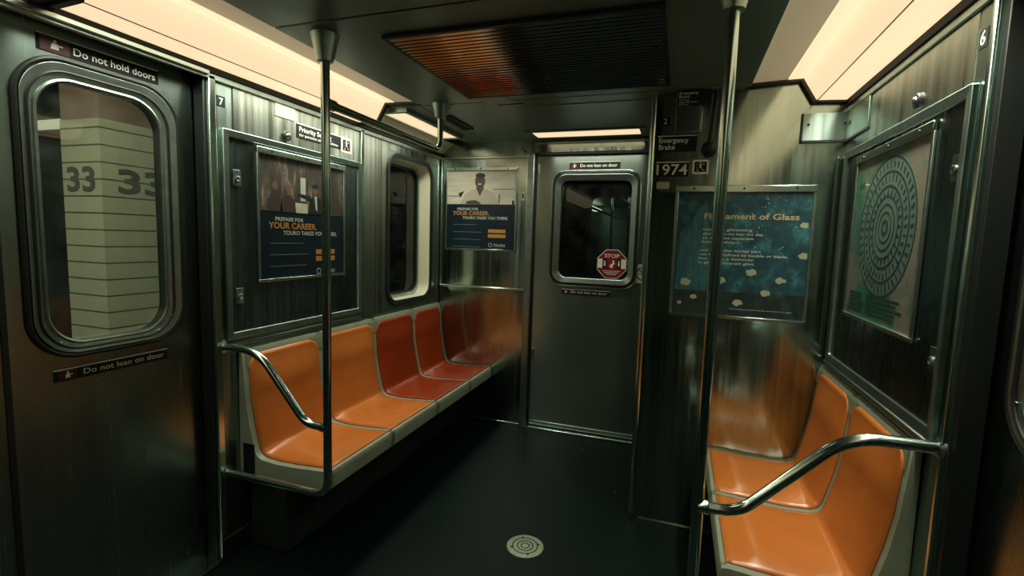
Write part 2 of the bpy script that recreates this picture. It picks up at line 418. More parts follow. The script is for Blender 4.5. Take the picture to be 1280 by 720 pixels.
MB().ring(ceil_(2.171),rr(-1.412,-1.335,2.72,3.06,.004,3),rr(-1.402,-1.345,2.73,3.05,.003,3),0,.012).build('frame',M['vent'],v)
s=MB()
for i in range(5): s.rect(ceil_(2.170),-1.400+i*.011,-1.395+i*.011,2.735,3.045,0,.010)
s.build('louvre',M['dark'],v,smooth=0)

# ------------------------------------------------------------------ doors
def leaf(name,P,a0,a1,wa0,wa1,win=True):
    """sliding door leaf with a big rounded window; a runs along the wall"""
    m=MB(); q=rr(wa0+.035,wa1-.035,1.045,1.935,.11,10)
    wall_ring(m,P,a0,a1,.012,2.10,q,-.045,0)
    d=struct(m.build(name,M['door'],smooth=0))
    b=MB(); o=rr(wa0+.012,wa1-.012,1.03,1.955,.125,10); i=rr(wa0+.055,wa1-.072,1.066,1.900,.105,10)
    b.ring(P,o,i,-.03,.014,.004)
    for k in range(0,len(o),4):
        ca=(o[k][0]+i[k][0])/2; cb=(o[k][1]+i[k][1])/2
        b.disc(P,ca,cb,.0042,.0,.0125,8)
    b.build('window_bezel',M['bezel'],d,bevel=.004)
    t=MB(); t.tube([P.pt(x,y,.006) for x,y in rr(wa0+.004,wa1-.004,1.021,1.964,.130,10)],.008,n=8,closed=True)
    t.build('gasket',M['rubber'],d)
    t=MB(); t.tube([P.pt(x,y,.004) for x,y in rr(wa0+.050,wa1-.066,1.061,1.905,.108,10)],.007,n=8,closed=True)
    t.build('inner_seal',M['bezel'],d)
    t=MB(); t.tube([P.pt(x,y,.012) for x,y in rr(wa0+.030,wa1-.042,1.044,1.928,.116,10)],.004,n=8,closed=True)
    t.build('groove',M['rubber'],d)
    MB().rplate(P,wa0+.04,wa1-.05,1.05,1.92,.10,-.026,-.020).build('window_pane',M['glass'],d)
    MB().rect(P,a0-.001,a0+.014,.012,2.06,-.02,.004).build('edge_rubber',M['rubber'],d)
    return d
PD=left(DL); PDR=right(DR)
door1=leaf('door_1',PD,.862,1.60,.923,1.424)
leaf('door_2',PD,.118,.860,.30,.80)
leaf('door_3',PDR,-1.60,-.862,-1.382,-.923)
leaf('door_4',PDR,-.860,-.118,-.80,-.30)
# door heads: dark slot, cover strip, sill
for i,(P,sg) in enumerate(((PL,1),(PR,-1))):
    a=(.18,1.506) if sg>0 else (-1.47,-.18)
    t=MB(); t.rect(P,*a,2.056,2.074,-.050,.022); struct(t.build('trim_%d'%(9+i),M['bright'],bevel=.003))
    t=MB(); t.rect(P,*a,0,.012,-.075,.012); struct(t.build('trim_%d'%(11+i),M['bright'],bevel=.003))

for i,(P,a) in enumerate(((PL,1.5055),(PR,-1.4695))):
    t=MB(); t.rect(P,*sorted((a,a-.012*(1 if i==0 else -2))),.012,2.056,-.056,-.004); struct(t.build('trim_%d'%(20+i),M['rubber'],bevel=.002))
# end door
PN=end(3.535)
m=MB(); q=rr(-.850,-.330,1.170,1.895,.065,10)
wall_ring(m,PN,-1.026,-.14,.030,2.060,q,-.04,0)
ed=struct(m.build('door_5',M['enddoor'],smooth=0))
b=MB(); b.ring(PN,rr(-.883,-.297,1.143,1.926,.080,10),rr(-.838,-.338,1.182,1.880,.055,10),-.03,.020,.006); b.build('window_bezel',M['bezel'],ed,bevel=.004)
b=MB(); b.tube([PN.pt(x,y,.006) for x,y in rr(-.893,-.287,1.133,1.936,.088,10)],.0075,n=8,closed=True); b.build('gasket',M['rubber'],ed)
b=MB(); b.tube([PN.pt(x,y,.006) for x,y in rr(-.905,-.275,1.121,1.948,.098,10)],.006,n=8,closed=True); b.build('raised_lip',M['bright'],ed)
MB().rplate(PN,-.848,-.332,1.172,1.892,.06,-.022,-.016).build('window_pane',M['glassd'],ed)
for z in (.55,1.93): MB().lathe(flat(z),-1.015,3.528,[(.009,0),(.009,.07)],12).build('hinge',M['bezel'],ed)
MB().rect(PN,-1.02,-.15,.030,.062,0,.006).build('kick_strip',M['bezel'],ed,bevel=.002)
t=MB(); t.rect(PE,-1.092,-1.040,0,2.075,-.05,.012); struct(t.build('trim_13',M['bezel'],bevel=.004))
t=MB(); t.rect(PE,-1.040,-1.028,0,2.075,-.05,-.012); struct(t.build('trim_14',M['dark'],smooth=0))
t=MB(); t.rect(PE,-1.040,-.14,2.064,2.082,-.04,.003); struct(t.build('trim_15',M['dark'],smooth=0))
t=MB(); t.rect(PE,-1.040,-.14,2.138,2.150,0,.012); struct(t.build('trim_16',M['bezel'],bevel=.002))
t=MB(); t.rect(PE,-1.040,-.14,0,.022,-.06,.020); struct(t.build('trim_17',M['bright'],bevel=.003))

# small side window
w=MB(); w.ring(PL,rr(2.778,3.391,.976,1.994,.122,8),rr(2.808,3.361,1.006,1.964,.096,8),-.002,.012,.007)
win=struct(w.build('window_1',M['rubber'],bevel=.003))
w=MB(); w.ring(PL,rr(2.800,3.369,.998,1.972,.102,8),rr(2.806,3.363,1.004,1.966,.098,8),-.10,.003); w.build('window_reveal',M['cream'],win)
w=MB(); w.ring(PL,rr(2.800,3.369,.998,1.972,.102,8),rr(2.835,3.330,1.035,1.935,.085,8),-.115,-.092); w.build('window_frame',M['bezel'],win,bevel=.003)
w=MB(); w.ring(PL,rr(2.830,3.335,1.030,1.940,.088,8),rr(2.845,3.320,1.045,1.925,.078,8),-.115,-.088); w.build('seal',M['rubber'],win)
MB().rplate(PL,2.84,3.325,1.04,1.93,.08,-.106,-.102).build('window_pane',M['glassd'],win)

# ------------------------------------------------------------------ access panels behind the posters (both walls)
def access_panel(P,a0,a1,b0,b1,label,locks):
    t=thing('access_panel',P.pt((a0+a1)/2,b0,.01),label,'wall panel')
    MB().rect(P,a0+.02,a1-.02,b0+.02,b1-.02,0,.006).build('panel_sheet',M['panel'],t,smooth=0)
    MB().ring(P,rr(a0,a1,b0,b1,.004,2),rr(a0+.030,a1-.030,b0+.030,b1-.030,.004,2),0,.018,.014).build('panel_frame',M['bezel'],t,bevel=.004)
    for a,b in locks:
        k=MB().rplate(P,a-.018,a+.018,b-.034,b+.034,.004,.006,.010).build('lock_plate',M['steel'],t,bevel=.001)
        MB().lathe(P,a,b-.004,[(.013,.009),(.013,.014),(.009,.016),(.004,.013)],16).build('lock_barrel',M['bezel'],k)
    return t
access_panel(PL,1.562,2.494,.978,1.866,'hinged steel wall panel holding the navy street photo poster',((1.632,1.672),(1.632,1.165)))
access_panel(PR,-2.500,-1.522,.958,1.862,'hinged steel wall panel holding the green poster',((-1.575,1.665),(-1.575,1.165)))
# end wall frame round the other poster
t=thing('wall_frame',PE.pt(-1.44,1.05,0),'thin steel frame on the end wall above the red seats','wall frame')
f=MB(); f.rect(PE,-1.795,-1.086,2.045,2.063,0,.014); f.rect(PE,-1.10,-1.086,1.065,2.045,0,.012); f.rect(PE,-1.795,-1.783,1.065,2.045,0,.012)
f.build('frame_strip',M['bright'],t,bevel=.003)
MB().rect(PE,-1.786,-1.100,1.056,1.076,0,.022).build('ledge',M['bright'],t,bevel=.004)
k=MB().rplate(PE,-1.134,-1.108,1.735,1.800,.003,0,.005).build('key_plate',M['plate'],t,bevel=.001)
MB().rplate(PE,-1.127,-1.115,1.75,1.785,.003,.005,.007).build('key_slot',M['black'],k)
t=MB(); t.rect(PR,-2.508,-1.48,.935,.956,0,.022); struct(t.build('trim_18',M['bezel'],bevel=.004))
t=MB(); t.rect(PL,1.56,2.49,.945,.962,0,.014); struct(t.build('trim_19',M['bezel'],bevel=.004))

# ------------------------------------------------------------------ benches
def bench(base,sgn,y0,bounds,colours,label,slot):
    X=lambda u: base+sgn*u
    y1=bounds[-1]
    prof=[(.004,.924),(.016,.924),(.024,.905),(.040,.70),(.056,.60),(.078,.505),(.088,.470),(.100,.452),(.122,.441),(.20,.435),(.30,.438),(.40,.445),(.462,.450),(.478,.446),(.486,.432)]
    under=[(.482,.372),(.455,.360),(.0,.356)]
    t=thing('subway_bench',(X(.25),(y0+y1)/2,.356),label,'bench')
    # arc-length parametrised seat line
    P=[Vector((u,0,z)) for u,z in prof]
    L=[0]
    for i in range(1,len(P)): L.append(L[-1]+(P[i]-P[i-1]).length)
    def at(d):
        for i in range(1,len(P)):
            if d<=L[i] or i==len(P)-1:
                k=(d-L[i-1])/(L[i]-L[i-1]); p=P[i-1].lerp(P[i],k); break
        def tg(e):
            e=min(max(e,0),L[-1])
            for i in range(1,len(P)):
                if e<=L[i] or i==len(P)-1:
                    return P[i-1].lerp(P[i],(e-L[i-1])/(L[i]-L[i-1]))
        T=(tg(d+.02)-tg(d-.02)).normalized()
        return p,Vector((-T.z,0,T.x))*-1   # normal out towards the sitter
    d_lo,d_hi=.040,L[-1]-.030
    fr=MB()
    # ribs between the seats and at both ends
    ends=[y0]+bounds
    for i,y in enumerate(ends):
        w=.0165
        ya,yb=(y-w,y+w)
        if i==0: ya,yb=y0-.020,y0+.010
        if i==len(ends)-1: ya,yb=y-.016,y
        fr.sweep_y(prof+under,ya,yb,X)
    # body set back below the shells, top band and front lip
    low=[(max(u-.034,.0) if z>.5 else u,z if z>.5 else z-.034) for u,z in prof[2:-3]]
    low=[(.0,.905)]+[(max(u-.036,.001),z-(.0 if z>.5 else .036)) for u,z in prof[2:-3]]+[(.455,.40),(.455,.362),(0,.358)]
    fr.sweep_y(low,y0,y1,X)
    band=[(.004,.924),(.016,.924),(.024,.905),(.0255,.886),(.006,.886)]
    fr.sweep_y(band,y0,y1,X)
    lip=[(.452,.449),(.462,.450),(.478,.446),(.486,.432),(.482,.372),(.455,.360),(.440,.40)]
    fr.sweep_y(lip,y0,y1,X)
    # corner webs behind the rounded shell tops
    for k in range(len(bounds)):
        a=ends[k];b=bounds[k]
        for s0,s1 in ((a,a+.06),(b-.06,b)):
            vs=[];fs=[]
            for i in range(9):
                p,n=at(.028+.07*i/8)
                p=p-n*.0025
                vs+= [(X(p.x),s0,p.z),(X(p.x),s1,p.z)]
            for i in range(8): fs.append((2*i,2*i+1,2*i+3,2*i+2))
            fr.add(vs,fs)
    fr.build('bench_frame',M['fibre'],t,bevel=0,recalc=True)
    if slot:
        MB().rect(Plane((0,y0-.020,0),(1,0,0),(0,0,1),(0,-1,0)),*sorted((X(.022),X(.085))),.365,.505,0,.003).build('end_slot',M['black'],t)
    for k,(nm,col,lab) in enumerate(colours):
        a=(ends[k]+.0170); b=(bounds[k]-.0170 if k<len(bounds)-1 else bounds[k]-.0170)
        if k==0: a=y0+.0105
        NS,NT=22,40; vs=[];fs=[]; R=.062
        def dip(s,tt,d):
            e=max(0,1-abs(s)**4)
            up=min(max((d-.045)/.16,0),1); up=up*up*(3-2*up)
            dn=min(max((d_hi-d)/.10,0),1); dn=dn*dn*(3-2*dn)
            return .022*e*up*dn
        for j in range(NT+1):
            f=j/NT; d=d_lo+(d_hi-d_lo)*f
            p,n=at(d)
            dd=d-d_lo; ins=0
            if dd<R: ins=R-math.sqrt(max(0,R*R-(R-dd)**2))
            for i in range(NS+1):
                s_=-1+2*i/NS
                y=(a+b)/2+s_*((b-a)/2-ins)
                q=p-n*dip(s_,f,d)
                vs.append((X(q.x),y,q.z))
        for j in range(NT):
            for i in range(NS):
                o=j*(NS+1)+i; fs.append((o,o+1,o+NS+2,o+NS+1))
        so=MB().add(vs,fs).build('seat',M[col],t,smooth=60)
        so['label']=lab
        md=so.modifiers.new('thick','SOLIDIFY'); md.thickness=.004; md.offset=-1 if sgn>0 else -1
    return t
lb=[2.107,2.603,3.085,3.505]
bench(XL,1,1.640,lb,[('seat','orange','orange moulded bucket seat nearest the pole'),('seat','orange','orange moulded bucket seat next to the red ones'),('seat','red','red moulded bucket seat next to the orange ones'),('seat','red','red moulded bucket seat at the end wall')],
      'long bench with two orange and two red bucket seats in a pale frame',True)
bench(XR,-1,1.600,[2.075,2.541],[('seat','orange','orange moulded bucket seat nearest the armrest'),('seat','orange','orange moulded bucket seat at the blue poster wall')],
      'short bench with two orange bucket seats below the green poster',False)
# heater boxes below the benches
for nm,P,a0,a1,lab in (('heater_box',PL,1.66,YE-.004,'dark heater box along the floor under the long four-seat bench'),('heater_box',PR,-YC+.004,-1.68,'dark heater box along the floor under the short two-seat bench')):
    t=thing(nm,P.pt((a0+a1)/2,0,.10),lab,'heater')
    MB().rect(P,a0,a1,.0,.30,.012,.22).build('housing',M['vent'],t,bevel=.008)
    s=MB()
    for i in range(int((a1-a0)/.05)): s.rect(P,a0+.02+i*.05,a0+.05+i*.05,.10,.22,.22,.223)
    s.build('grille_slots',M['dark'],t,smooth=0)

# ------------------------------------------------------------------ grab poles with armrests
def stanchion(px,py,wx,sgn,low,label):
    t=thing('grab_pole',(px,py,.38),label,'grab pole')
    r=.0165
    path=[(px,py,2.10),(px,py,.400),(wx,py,.400)]
    MB().tube(path,r,bend=.07,n=20).build('pole',M['chrome'],t)
    MB().lathe(Plane((px,py,2.17),(1,0,0),(0,1,0),(0,0,-1)),0,0,[(.052,0),(.050,.006),(.044,.03),(.030,.088),(.029,.094),(.022,.095)],28).build('ceiling_flange',M['bezel'],t)
    X=lambda f: px+(wx-px)*f
    a=MB(); a.tube([(px,py,.682),(X(.19),py,.682),(X(.64),py,.955),(wx,py,.955)],r,bend=.085,n=20)
    a.build('armrest_rail',M['chrome'],t)
    Pw=Plane((wx,py,0),(0,1,0),(0,0,1),(sgn,0,0))
    for z in (.955,.400): MB().lathe(Pw,0,z,[(.028,0),(.028,.006),(.020,.010)],20).build('wall_flange',M['bezel'],t)
    c=MB(); c.lathe(Plane((px,py,.682),(0,1,0),(0,0,1),(1 if wx>px else -1,0,0)),0,0,[(.021,.0),(.021,.026),(.019,.030)],20); c.build('collar',M['chrome'],t)
    return t
stanchion(-1.275,1.545,XL+.002,1,True,'upright steel grab pole with bent armrest at the end of the long four-seat bench')
stanchion(.0985,1.490,XR-.002,-1,True,'upright steel grab pole with bent armrest beside the two-seat bench')
t=thing('overhead_rail',(-1.28,2.0,1.90),'steel overhead grab rail above the long bench, turned up to the ceiling','grab rail')
MB().tube([(-1.277,1.5635,1.930),(-1.285,2.485,1.925),(-1.285,2.485,2.10)],.0155,bend=.05,n=18).build('rail',M['chrome'],t)
MB().lathe(Plane((-1.285,2.485,2.17),(1,0,0),(0,1,0),(0,0,-1)),0,0,[(.050,0),(.048,.006),(.042,.03),(.029,.074),(.022,.078)],28).build('ceiling_flange',M['bezel'],t)
MB().lathe(Plane((-1.276,1.5630,1.930),(1,0,0),(0,0,1),(0,1,0)),0,0,[(.021,0),(.021,.03),(.018,.034)],20).build('pole_clamp',M['chrome'],t)

# ------------------------------------------------------------------ floor plate
t=thing('floor_plate',(-.605,2.105,0),'round pale metal plate set in the dark floor between the benches','floor plate')
MB().lathe(flat(),-.605,2.105,[(.087,0),(.087,.003),(.084,.005)],48).build('disc',M['drain'],t)
for r in (.062,.040,.022): MB().annulus(flat(),-.605,2.105,r,r-.006,.005,.0056).build('ring_groove',M['vent'],t,smooth=0)
for i in range(4):
    a=math.radians(28+90*i); MB().disc(flat(),-.605+.064*math.cos(a),2.105+.064*math.sin(a),.006,.005,.0062,10).build('bolt_hole',M['black'],t,smooth=0)

def scrap(x,y,pts,mat,label):
    tag(MB().prism(flat(),[(x+a,y+b) for a,b in pts],0,.0015).build('litter_scrap',M[mat],smooth=0),label,'litter')
scrap(-.560,3.286,((-.012,-.004),(.004,-.010),(.014,.002),(.002,.009)),'signred','small red paper scrap on the dark floor near the end door')
scrap(-.271,2.783,((-.006,-.012),(.005,-.010),(.008,.010),(-.003,.014)),'pictored','tiny dull scrap on the dark floor beside the blue poster wall')
# ------------------------------------------------------------------ signs
def sign(P,a0,a1,b0,b1,lines,label,name='sign',picto=None,rule=True,mat='black',c=.0015):
    """lines = (text, a, b, cap height, width or None, bold)"""
    t=thing(name,P.pt((a0+a1)/2,b0,0),label,'sign')
    MB().rect(P,a0,a1,b0,b1,0,c).build('board',M[mat],t,smooth=0)
    m=MB()
    for s,a,b,h,w,bd in lines: letters(m,s,P,a,b,h,c+.0006,w,bd)
    if rule: m.rect(P,a0,a1,b1-.0045,b1-.0005,c,c+.0005)
    m.build('lettering',M['white'],t,smooth=0)
    if picto: picto(P,t,c)
    return t
def hand_picto(a,b,w,h):
    def f(P,t,c):
        k=MB().rect(P,a,a+w,b,b+h,c,c+.0005).build('pictogram',M['pictored'],t,smooth=0)
        m=MB(); m.disc(P,a+w*.5,b+h*.76,h*.10,c+.0006,c+.001,10)
        m.prism(P,[(a+w*.34,b+h*.22),(a+w*.62,b+h*.22),(a+w*.60,b+h*.62),(a+w*.40,b+h*.62)],c+.0006,c+.001)
        m.rect(P,a+w*.60,a+w*.76,b+h*.46,b+h*.56,c+.0006,c+.001)
        m.build('figure',M['white'],k,smooth=0)
    return f
sign(PD,.991,1.359,1.978,2.031,[('Do not hold doors',1.088,1.9905,.0235,.258,.008)],'black strip sign reading Do not hold doors over the big sliding door window',picto=hand_picto(1.0,1.981,.078,.044))
sign(PD,.982,1.352,.941,.982,[('Do not lean on door',1.066,.9515,.019,.272,.006)],'black strip sign reading Do not lean on door below the big sliding door window',picto=hand_picto(.996,.944,.05,.033))
sign(PN,-.785,-.425,1.962,2.014,[('Do not lean on door',-.708,1.976,.022,.262,.010)],'black strip sign reading Do not lean on door above the end door window',picto=hand_picto(-.775,1.966,.052,.040))
sign(PN,-.805,-.452,1.056,1.096,[('Do not lean on door',-.738,1.068,.018,.265,.006)],'black strip sign reading Do not lean on door below the end door window',picto=hand_picto(-.797,1.059,.045,.032))
sign(PL,1.550,1.589,1.952,1.994,[('7',1.5605,1.959,.027,None,.012)],'small black square plate with a white 7 beside the sliding door',rule=False,name='number_plate')
sign(PC,-.122,-.080,2.018,2.060,[('2',-.110,2.026,.026,None,.008)],'small black square plate with a white 2 on the blue poster wall',rule=False,name='number_plate',c=.004)
sign(PR,-1.553,-1.517,1.945,1.990,[('6',-1.545,1.953,.033,None,.012)],'small black plate with a white 6 above the green poster panel',rule=False,name='number_plate',mat='vent')
sign(PL,1.988,2.318,1.914,1.984,[('Priority Seating',2.003,1.946,.023,.235,.012),('for persons with disabilities',2.003,1.923,.013,.29,.008)],'black sign reading Priority Seating above the navy street photo poster',c=.0045)
def isa(P,a0,a1,b0,b1,label):
    t=thing('accessibility_sign',P.pt((a0+a1)/2,b0,0),label,'sign')
    MB().rplate(P,a0,a1,b0,b1,.007,0,.002).build('plate',M['white'],t,smooth=0)
    k=(a1-a0)*.13
    MB().rplate(P,a0+k,a1-k,b0+k,b1-k,.003,.002,.0026).build('field',M['black'],t,smooth=0)
    w,h=a1-a0,b1-b0; m=MB()
    A=lambda f:a0+w*f; B=lambda f:b0+h*f
    m.disc(P,A(.50),B(.76),w*.06,.0027,.0033,10); m.prism(P,[(A(.44),B(.42)),(A(.56),B(.42)),(A(.58),B(.68)),(A(.42),B(.68))],.0027,.0033)
    m.build('seated_figure',M['pale'],t,smooth=0)
    m=MB(); m.disc(P,A(.30),B(.66),w*.075,.0027,.0033,8); m.disc(P,A(.30),B(.42),w*.07,.0027,.0033,8); m.build('blue_mark',M['blue'],t,smooth=0)
    m=MB(); m.prism(P,[(A(.56),B(.44)),(A(.70),B(.30)),(A(.78),B(.22)),(A(.70),B(.20)),(A(.52),B(.36))],.0027,.0033); m.disc(P,A(.68),B(.70),w*.06,.0027,.0033,8); m.disc(P,A(.34),B(.24),w*.07,.0027,.0033,8); m.build('yellow_mark',M['gold'],t,smooth=0)
    return t
M['blue']=plain('sign_blue',(.03,.12,.22),.4)
isa(left(XL+.0025),2.322,2.410,1.902,1.984,'white edged square sign with seated passenger symbol beside Priority Seating')
isa(end(YC-.0025),.034,.108,1.786,1.853,'white edged square sign with seated passenger symbol beside the number 1974')
sign(PC,-.146+.012,.047,1.893,1.970,[('Emergency',-.126,1.936,.024,.135,.006),('Brake',-.126,1.904,.024,.074,.006)],'larger black sign reading Emergency Brake just above the number 1974',c=.006)
sign(PC,-.135,.018,1.775,1.846,[('1974',-.130,1.784,.050,.143,.010)],'black number sign reading 1974 on the blue poster wall',name='car_number',c=.004)
# brake box with its own sign
t=thing('brake_box',PC.pt(.0,1.96,0),'steel box for the emergency brake high on the blue poster wall','box')
MB().rect(PC,-.055,.056,1.975,2.16,.002,.050).build('housing',M['steel'],t,bevel=.003)
MB().rect(PC,.056,.062,1.975,2.09,.002,.052).build('edge_strip',M['bright'],t,bevel=.001)
sign(end(YC-.050),-.052,.098,2.094,2.196-.03,[('Emergency',-.044,2.146,.013,.085,.005),('Brake',-.044,2.130,.013,.045,.005),('Lift Cover',-.044,2.118,.007,.045,.002),('Alarm Will Sound',-.044,2.108,.007,.078,.002),('Pull Cord',-.044,2.098,.007,.042,.002)],'upper black Emergency Brake sign with small print, near the ceiling',rule=False)
t=thing('emergency_brake',PC.pt(.105,1.86,.01),'dark round emergency brake handle on its cord on the blue poster wall','brake')
MB().lathe(PC,.103,1.900,[(.034,.012),(.036,.020),(.034,.030),(.022,.038),(.010,.040)],24).build('knob',M['rubber'],t)
MB().lathe(PC,.103,1.900,[(.012,.0),(.012,.014)],12).build('mount',M['bezel'],t)
MB().tube([PC.pt(.106,1.925,.024),PC.pt(.113,2.02,.022),PC.pt(.119,2.12,.016),PC.pt(.119,2.165,.012)],.010,n=10).build('cord',M['rubber'],t)
tag(MB().rplate(PC,-.138+.012,-.066,1.716,1.750,.002,0,.003).build('small_plate',M['plate'],bevel=.001),'small blank pale plate under the number 1974','plate')
# white blank plate and peephole on the left wall
tag(MB().rplate(PL,1.853,1.978,1.985,2.043,.002,.002,.005).build('blank_plate',M['plate'],bevel=.001),'blank pale plate under the light above the navy street photo poster','sign')
def camera_dome(P,a,b,label):
    t=thing('camera_dome',P.pt(a,b,0),label,'camera')
    MB().lathe(P,a,b,[(.024,0),(.024,.008),(.021,.012),(.014,.014)],24).build('ring',M['rubber'],t)
    MB().lathe(P,a,b,[(.014,.010),(.013,.015),(.009,.019),(.004,.020)],20).build('dome',M['bright'],t)
camera_dome(PL,1.922,1.906,'small round camera in a black ring beside the Priority Seating sign')
camera_dome(PR,-1.853,1.906,'small round camera dome above the green poster panel')
# hatch high on cab wall and right wall
t=thing('steel_hatch',PC.pt(.575,1.925,0),'screwed steel hatch on the blue poster wall below the end of the long light','hatch')
MB().rect(PC,.486,XR,1.925,2.044,0,.010).build('cover',M['steel'],t,bevel=.002)
m=MB(); m.rect(PC,.480,XR,1.917,1.925,0,.011); m.rect(PC,.480,.486,1.917,2.044,0,.011); m.build('black_edge',M['dark'],t,smooth=0)  # black strip along the lower and side edges of the cover
for a in (.508,.648): MB().disc(PC,a,1.995,.006,.010,.013,10).build('screw',M['rubber'],t)
t=thing('steel_hatch',PR.pt(-2.42,1.925,0),'screwed steel hatch around the corner from the blue poster wall, above the green poster','hatch')
MB().rect(PR,-YC+.012,-2.28,1.925,2.044,0,.008).build('cover',M['steel'],t,bevel=.002)
MB().rect(PR,-YC+.012,-2.28,1.918,1.925,0,.009).build('black_edge',M['dark'],t,smooth=0)
MB().disc(PR,-2.50,1.995,.006,.008,.011,10).build('screw',M['rubber'],t)
# latch on the end wall frame
t=thing('door_latch',PE.pt(-1.115,2.10,0),'small bright latch above the end wall poster near the door frame','latch')
MB().rplate(PE,-1.155,-1.115,2.098,2.112,.004,0,.006).build('plate',M['bezel'],t)
MB().tube([PE.pt(-1.140,2.106,.006),PE.pt(-1.128,2.098,.020),PE.pt(-1.112,2.086,.020)],.006,bend=.008,n=10).build('lever',M['bright'],t)

# stop sign sticker and no smoking sticker
PG=end(3.535+.0155)
t=thing('stop_sticker',PG.pt(-.452,1.185,0),'red octagonal STOP sticker in the corner of the end door window','sticker')
def octo(a,b,r): return [(a+r*math.cos(math.radians(22.5+45*i)),b+r*math.sin(math.radians(22.5+45*i))) for i in range(8)]
CX,CZ,RR=-.452,1.292,.113
MB().prism(PG,octo(CX,CZ,RR),0,.0006).build('border',M['pale'],t,smooth=0)
MB().prism(PG,octo(CX,CZ,RR*.94),.0006,.001).build('field',M['signred'],t,smooth=0)
m=MB(); letters(m,'STOP',PG,CX,CZ+.046,.026,.0016,.105,.02,'C')
for a in (-.098,.066): m.rect(PG,CX+a,CX+a+.032,CZ-.030,CZ+.036,.0011,.0014)
m.prism(PG,[(CX-.006,CZ-.028),(CX+.008,CZ-.028),(CX+.010,CZ-.006),(CX+.024,CZ+.004),(CX+.016,CZ+.012),(CX-.002,CZ+.002),(CX-.018,CZ-.012)],.0011,.0014)
m.disc(PG,CX+.010,CZ+.020,.008,.0011,.0014,10)
for k,w in ((-.052,.125),(-.064,.10),(-.076,.07)): m.rect(PG,CX-w/2,CX+w/2,CZ+k,CZ+k+.004,.0011,.0014)
m.build('lettering',M['white'],t,smooth=0)
for a in (-.064,.036): MB().rect(PG,CX+a,CX+a+.028,CZ-.030,CZ+.038,.0011,.0014).build('door_picture',M['black'],t,smooth=0)
for a in (-.050,.050):
    m=MB(); m.disc(PG,CX+a,CZ+.018,.006,.0015,.0018,8); m.rect(PG,CX+a-.006,CX+a+.006,CZ-.014,CZ+.010,.0015,.0018); m.build('passenger',M['white'],t,smooth=0)
t=thing('no_smoking_sticker',PN.pt(-.22,1.17,0),'small white sticker with a crossed red circle beside the end door window','sticker')
MB().rect(PN,-.286,-.180,1.170,1.300,0,.001).build('sheet',M['pale'],t,smooth=0)
m=MB(); m.annulus(PN,-.228,1.235,.050,.041,.001,.0016,32); m.prism(PN,[(-.262,1.264),(-.256,1.270),(-.194,1.206),(-.200,1.200)],.001,.0016); m.build('red_circle',M['signred'],t,smooth=0)
MB().rect(PN,-.258,-.200,1.230,1.238,.001,.0013).build('cigarette',M['vent'],t,smooth=0)

# ------------------------------------------------------------------ posters
def poster_frame(t,P,a0,a1,b0,b1,top=.026,side=.010,c=.006,d=.014):
    f=MB(); f.rect(P,a0-side,a0+.002,b0,b1,c,d); f.rect(P,a1-.002,a1+side,b0,b1,c,d); f.rect(P,a0-side,a1+side,b0-.012,b0+.002,c,d)
    f.build('frame_edge',M['bezel'],t,bevel=.002)
    f=MB(); f.rect(P,a0-side,a1+side,b1-.002,b1+top,c,d+.004); f.build('frame_top',M['bright'],t,bevel=.003)
    for k in (.12,.5,.88): MB().disc(P,a0+(a1-a0)*k,b1+top*.5,.005,d+.003,d+.006,10).build('screw',M['rubber'],t)
    f=MB(); f.rect(P,a0-side,a1+side,b0-.004,b0+.003,d,d+.003); f.build('frame_lip',M['bright'],t,bevel=.001)
M['photo_dark']=mottled('poster_photo_street',(.04,.043,.034),(.36,.33,.25),9,(1,2.2,.5),.40,.66,c2=(.09,.08,.06),coat=.3)
M['photo_light']=mottled('poster_photo_lab',(.42,.46,.36),(.70,.70,.54),5,(.5,.5,2),.3,.6,coat=.3)
M['skin']=plain('poster_skin',(.17,.10,.07),.5); M['skin2']=plain('poster_dark_skin',(.09,.058,.042),.5)
M['coat']=plain('poster_white_coat',(.46,.48,.36),.5); M['ink']=plain('poster_ink',(.012,.016,.016),.5)
M['brown']=plain('poster_brown',(.05,.042,.03),.5)
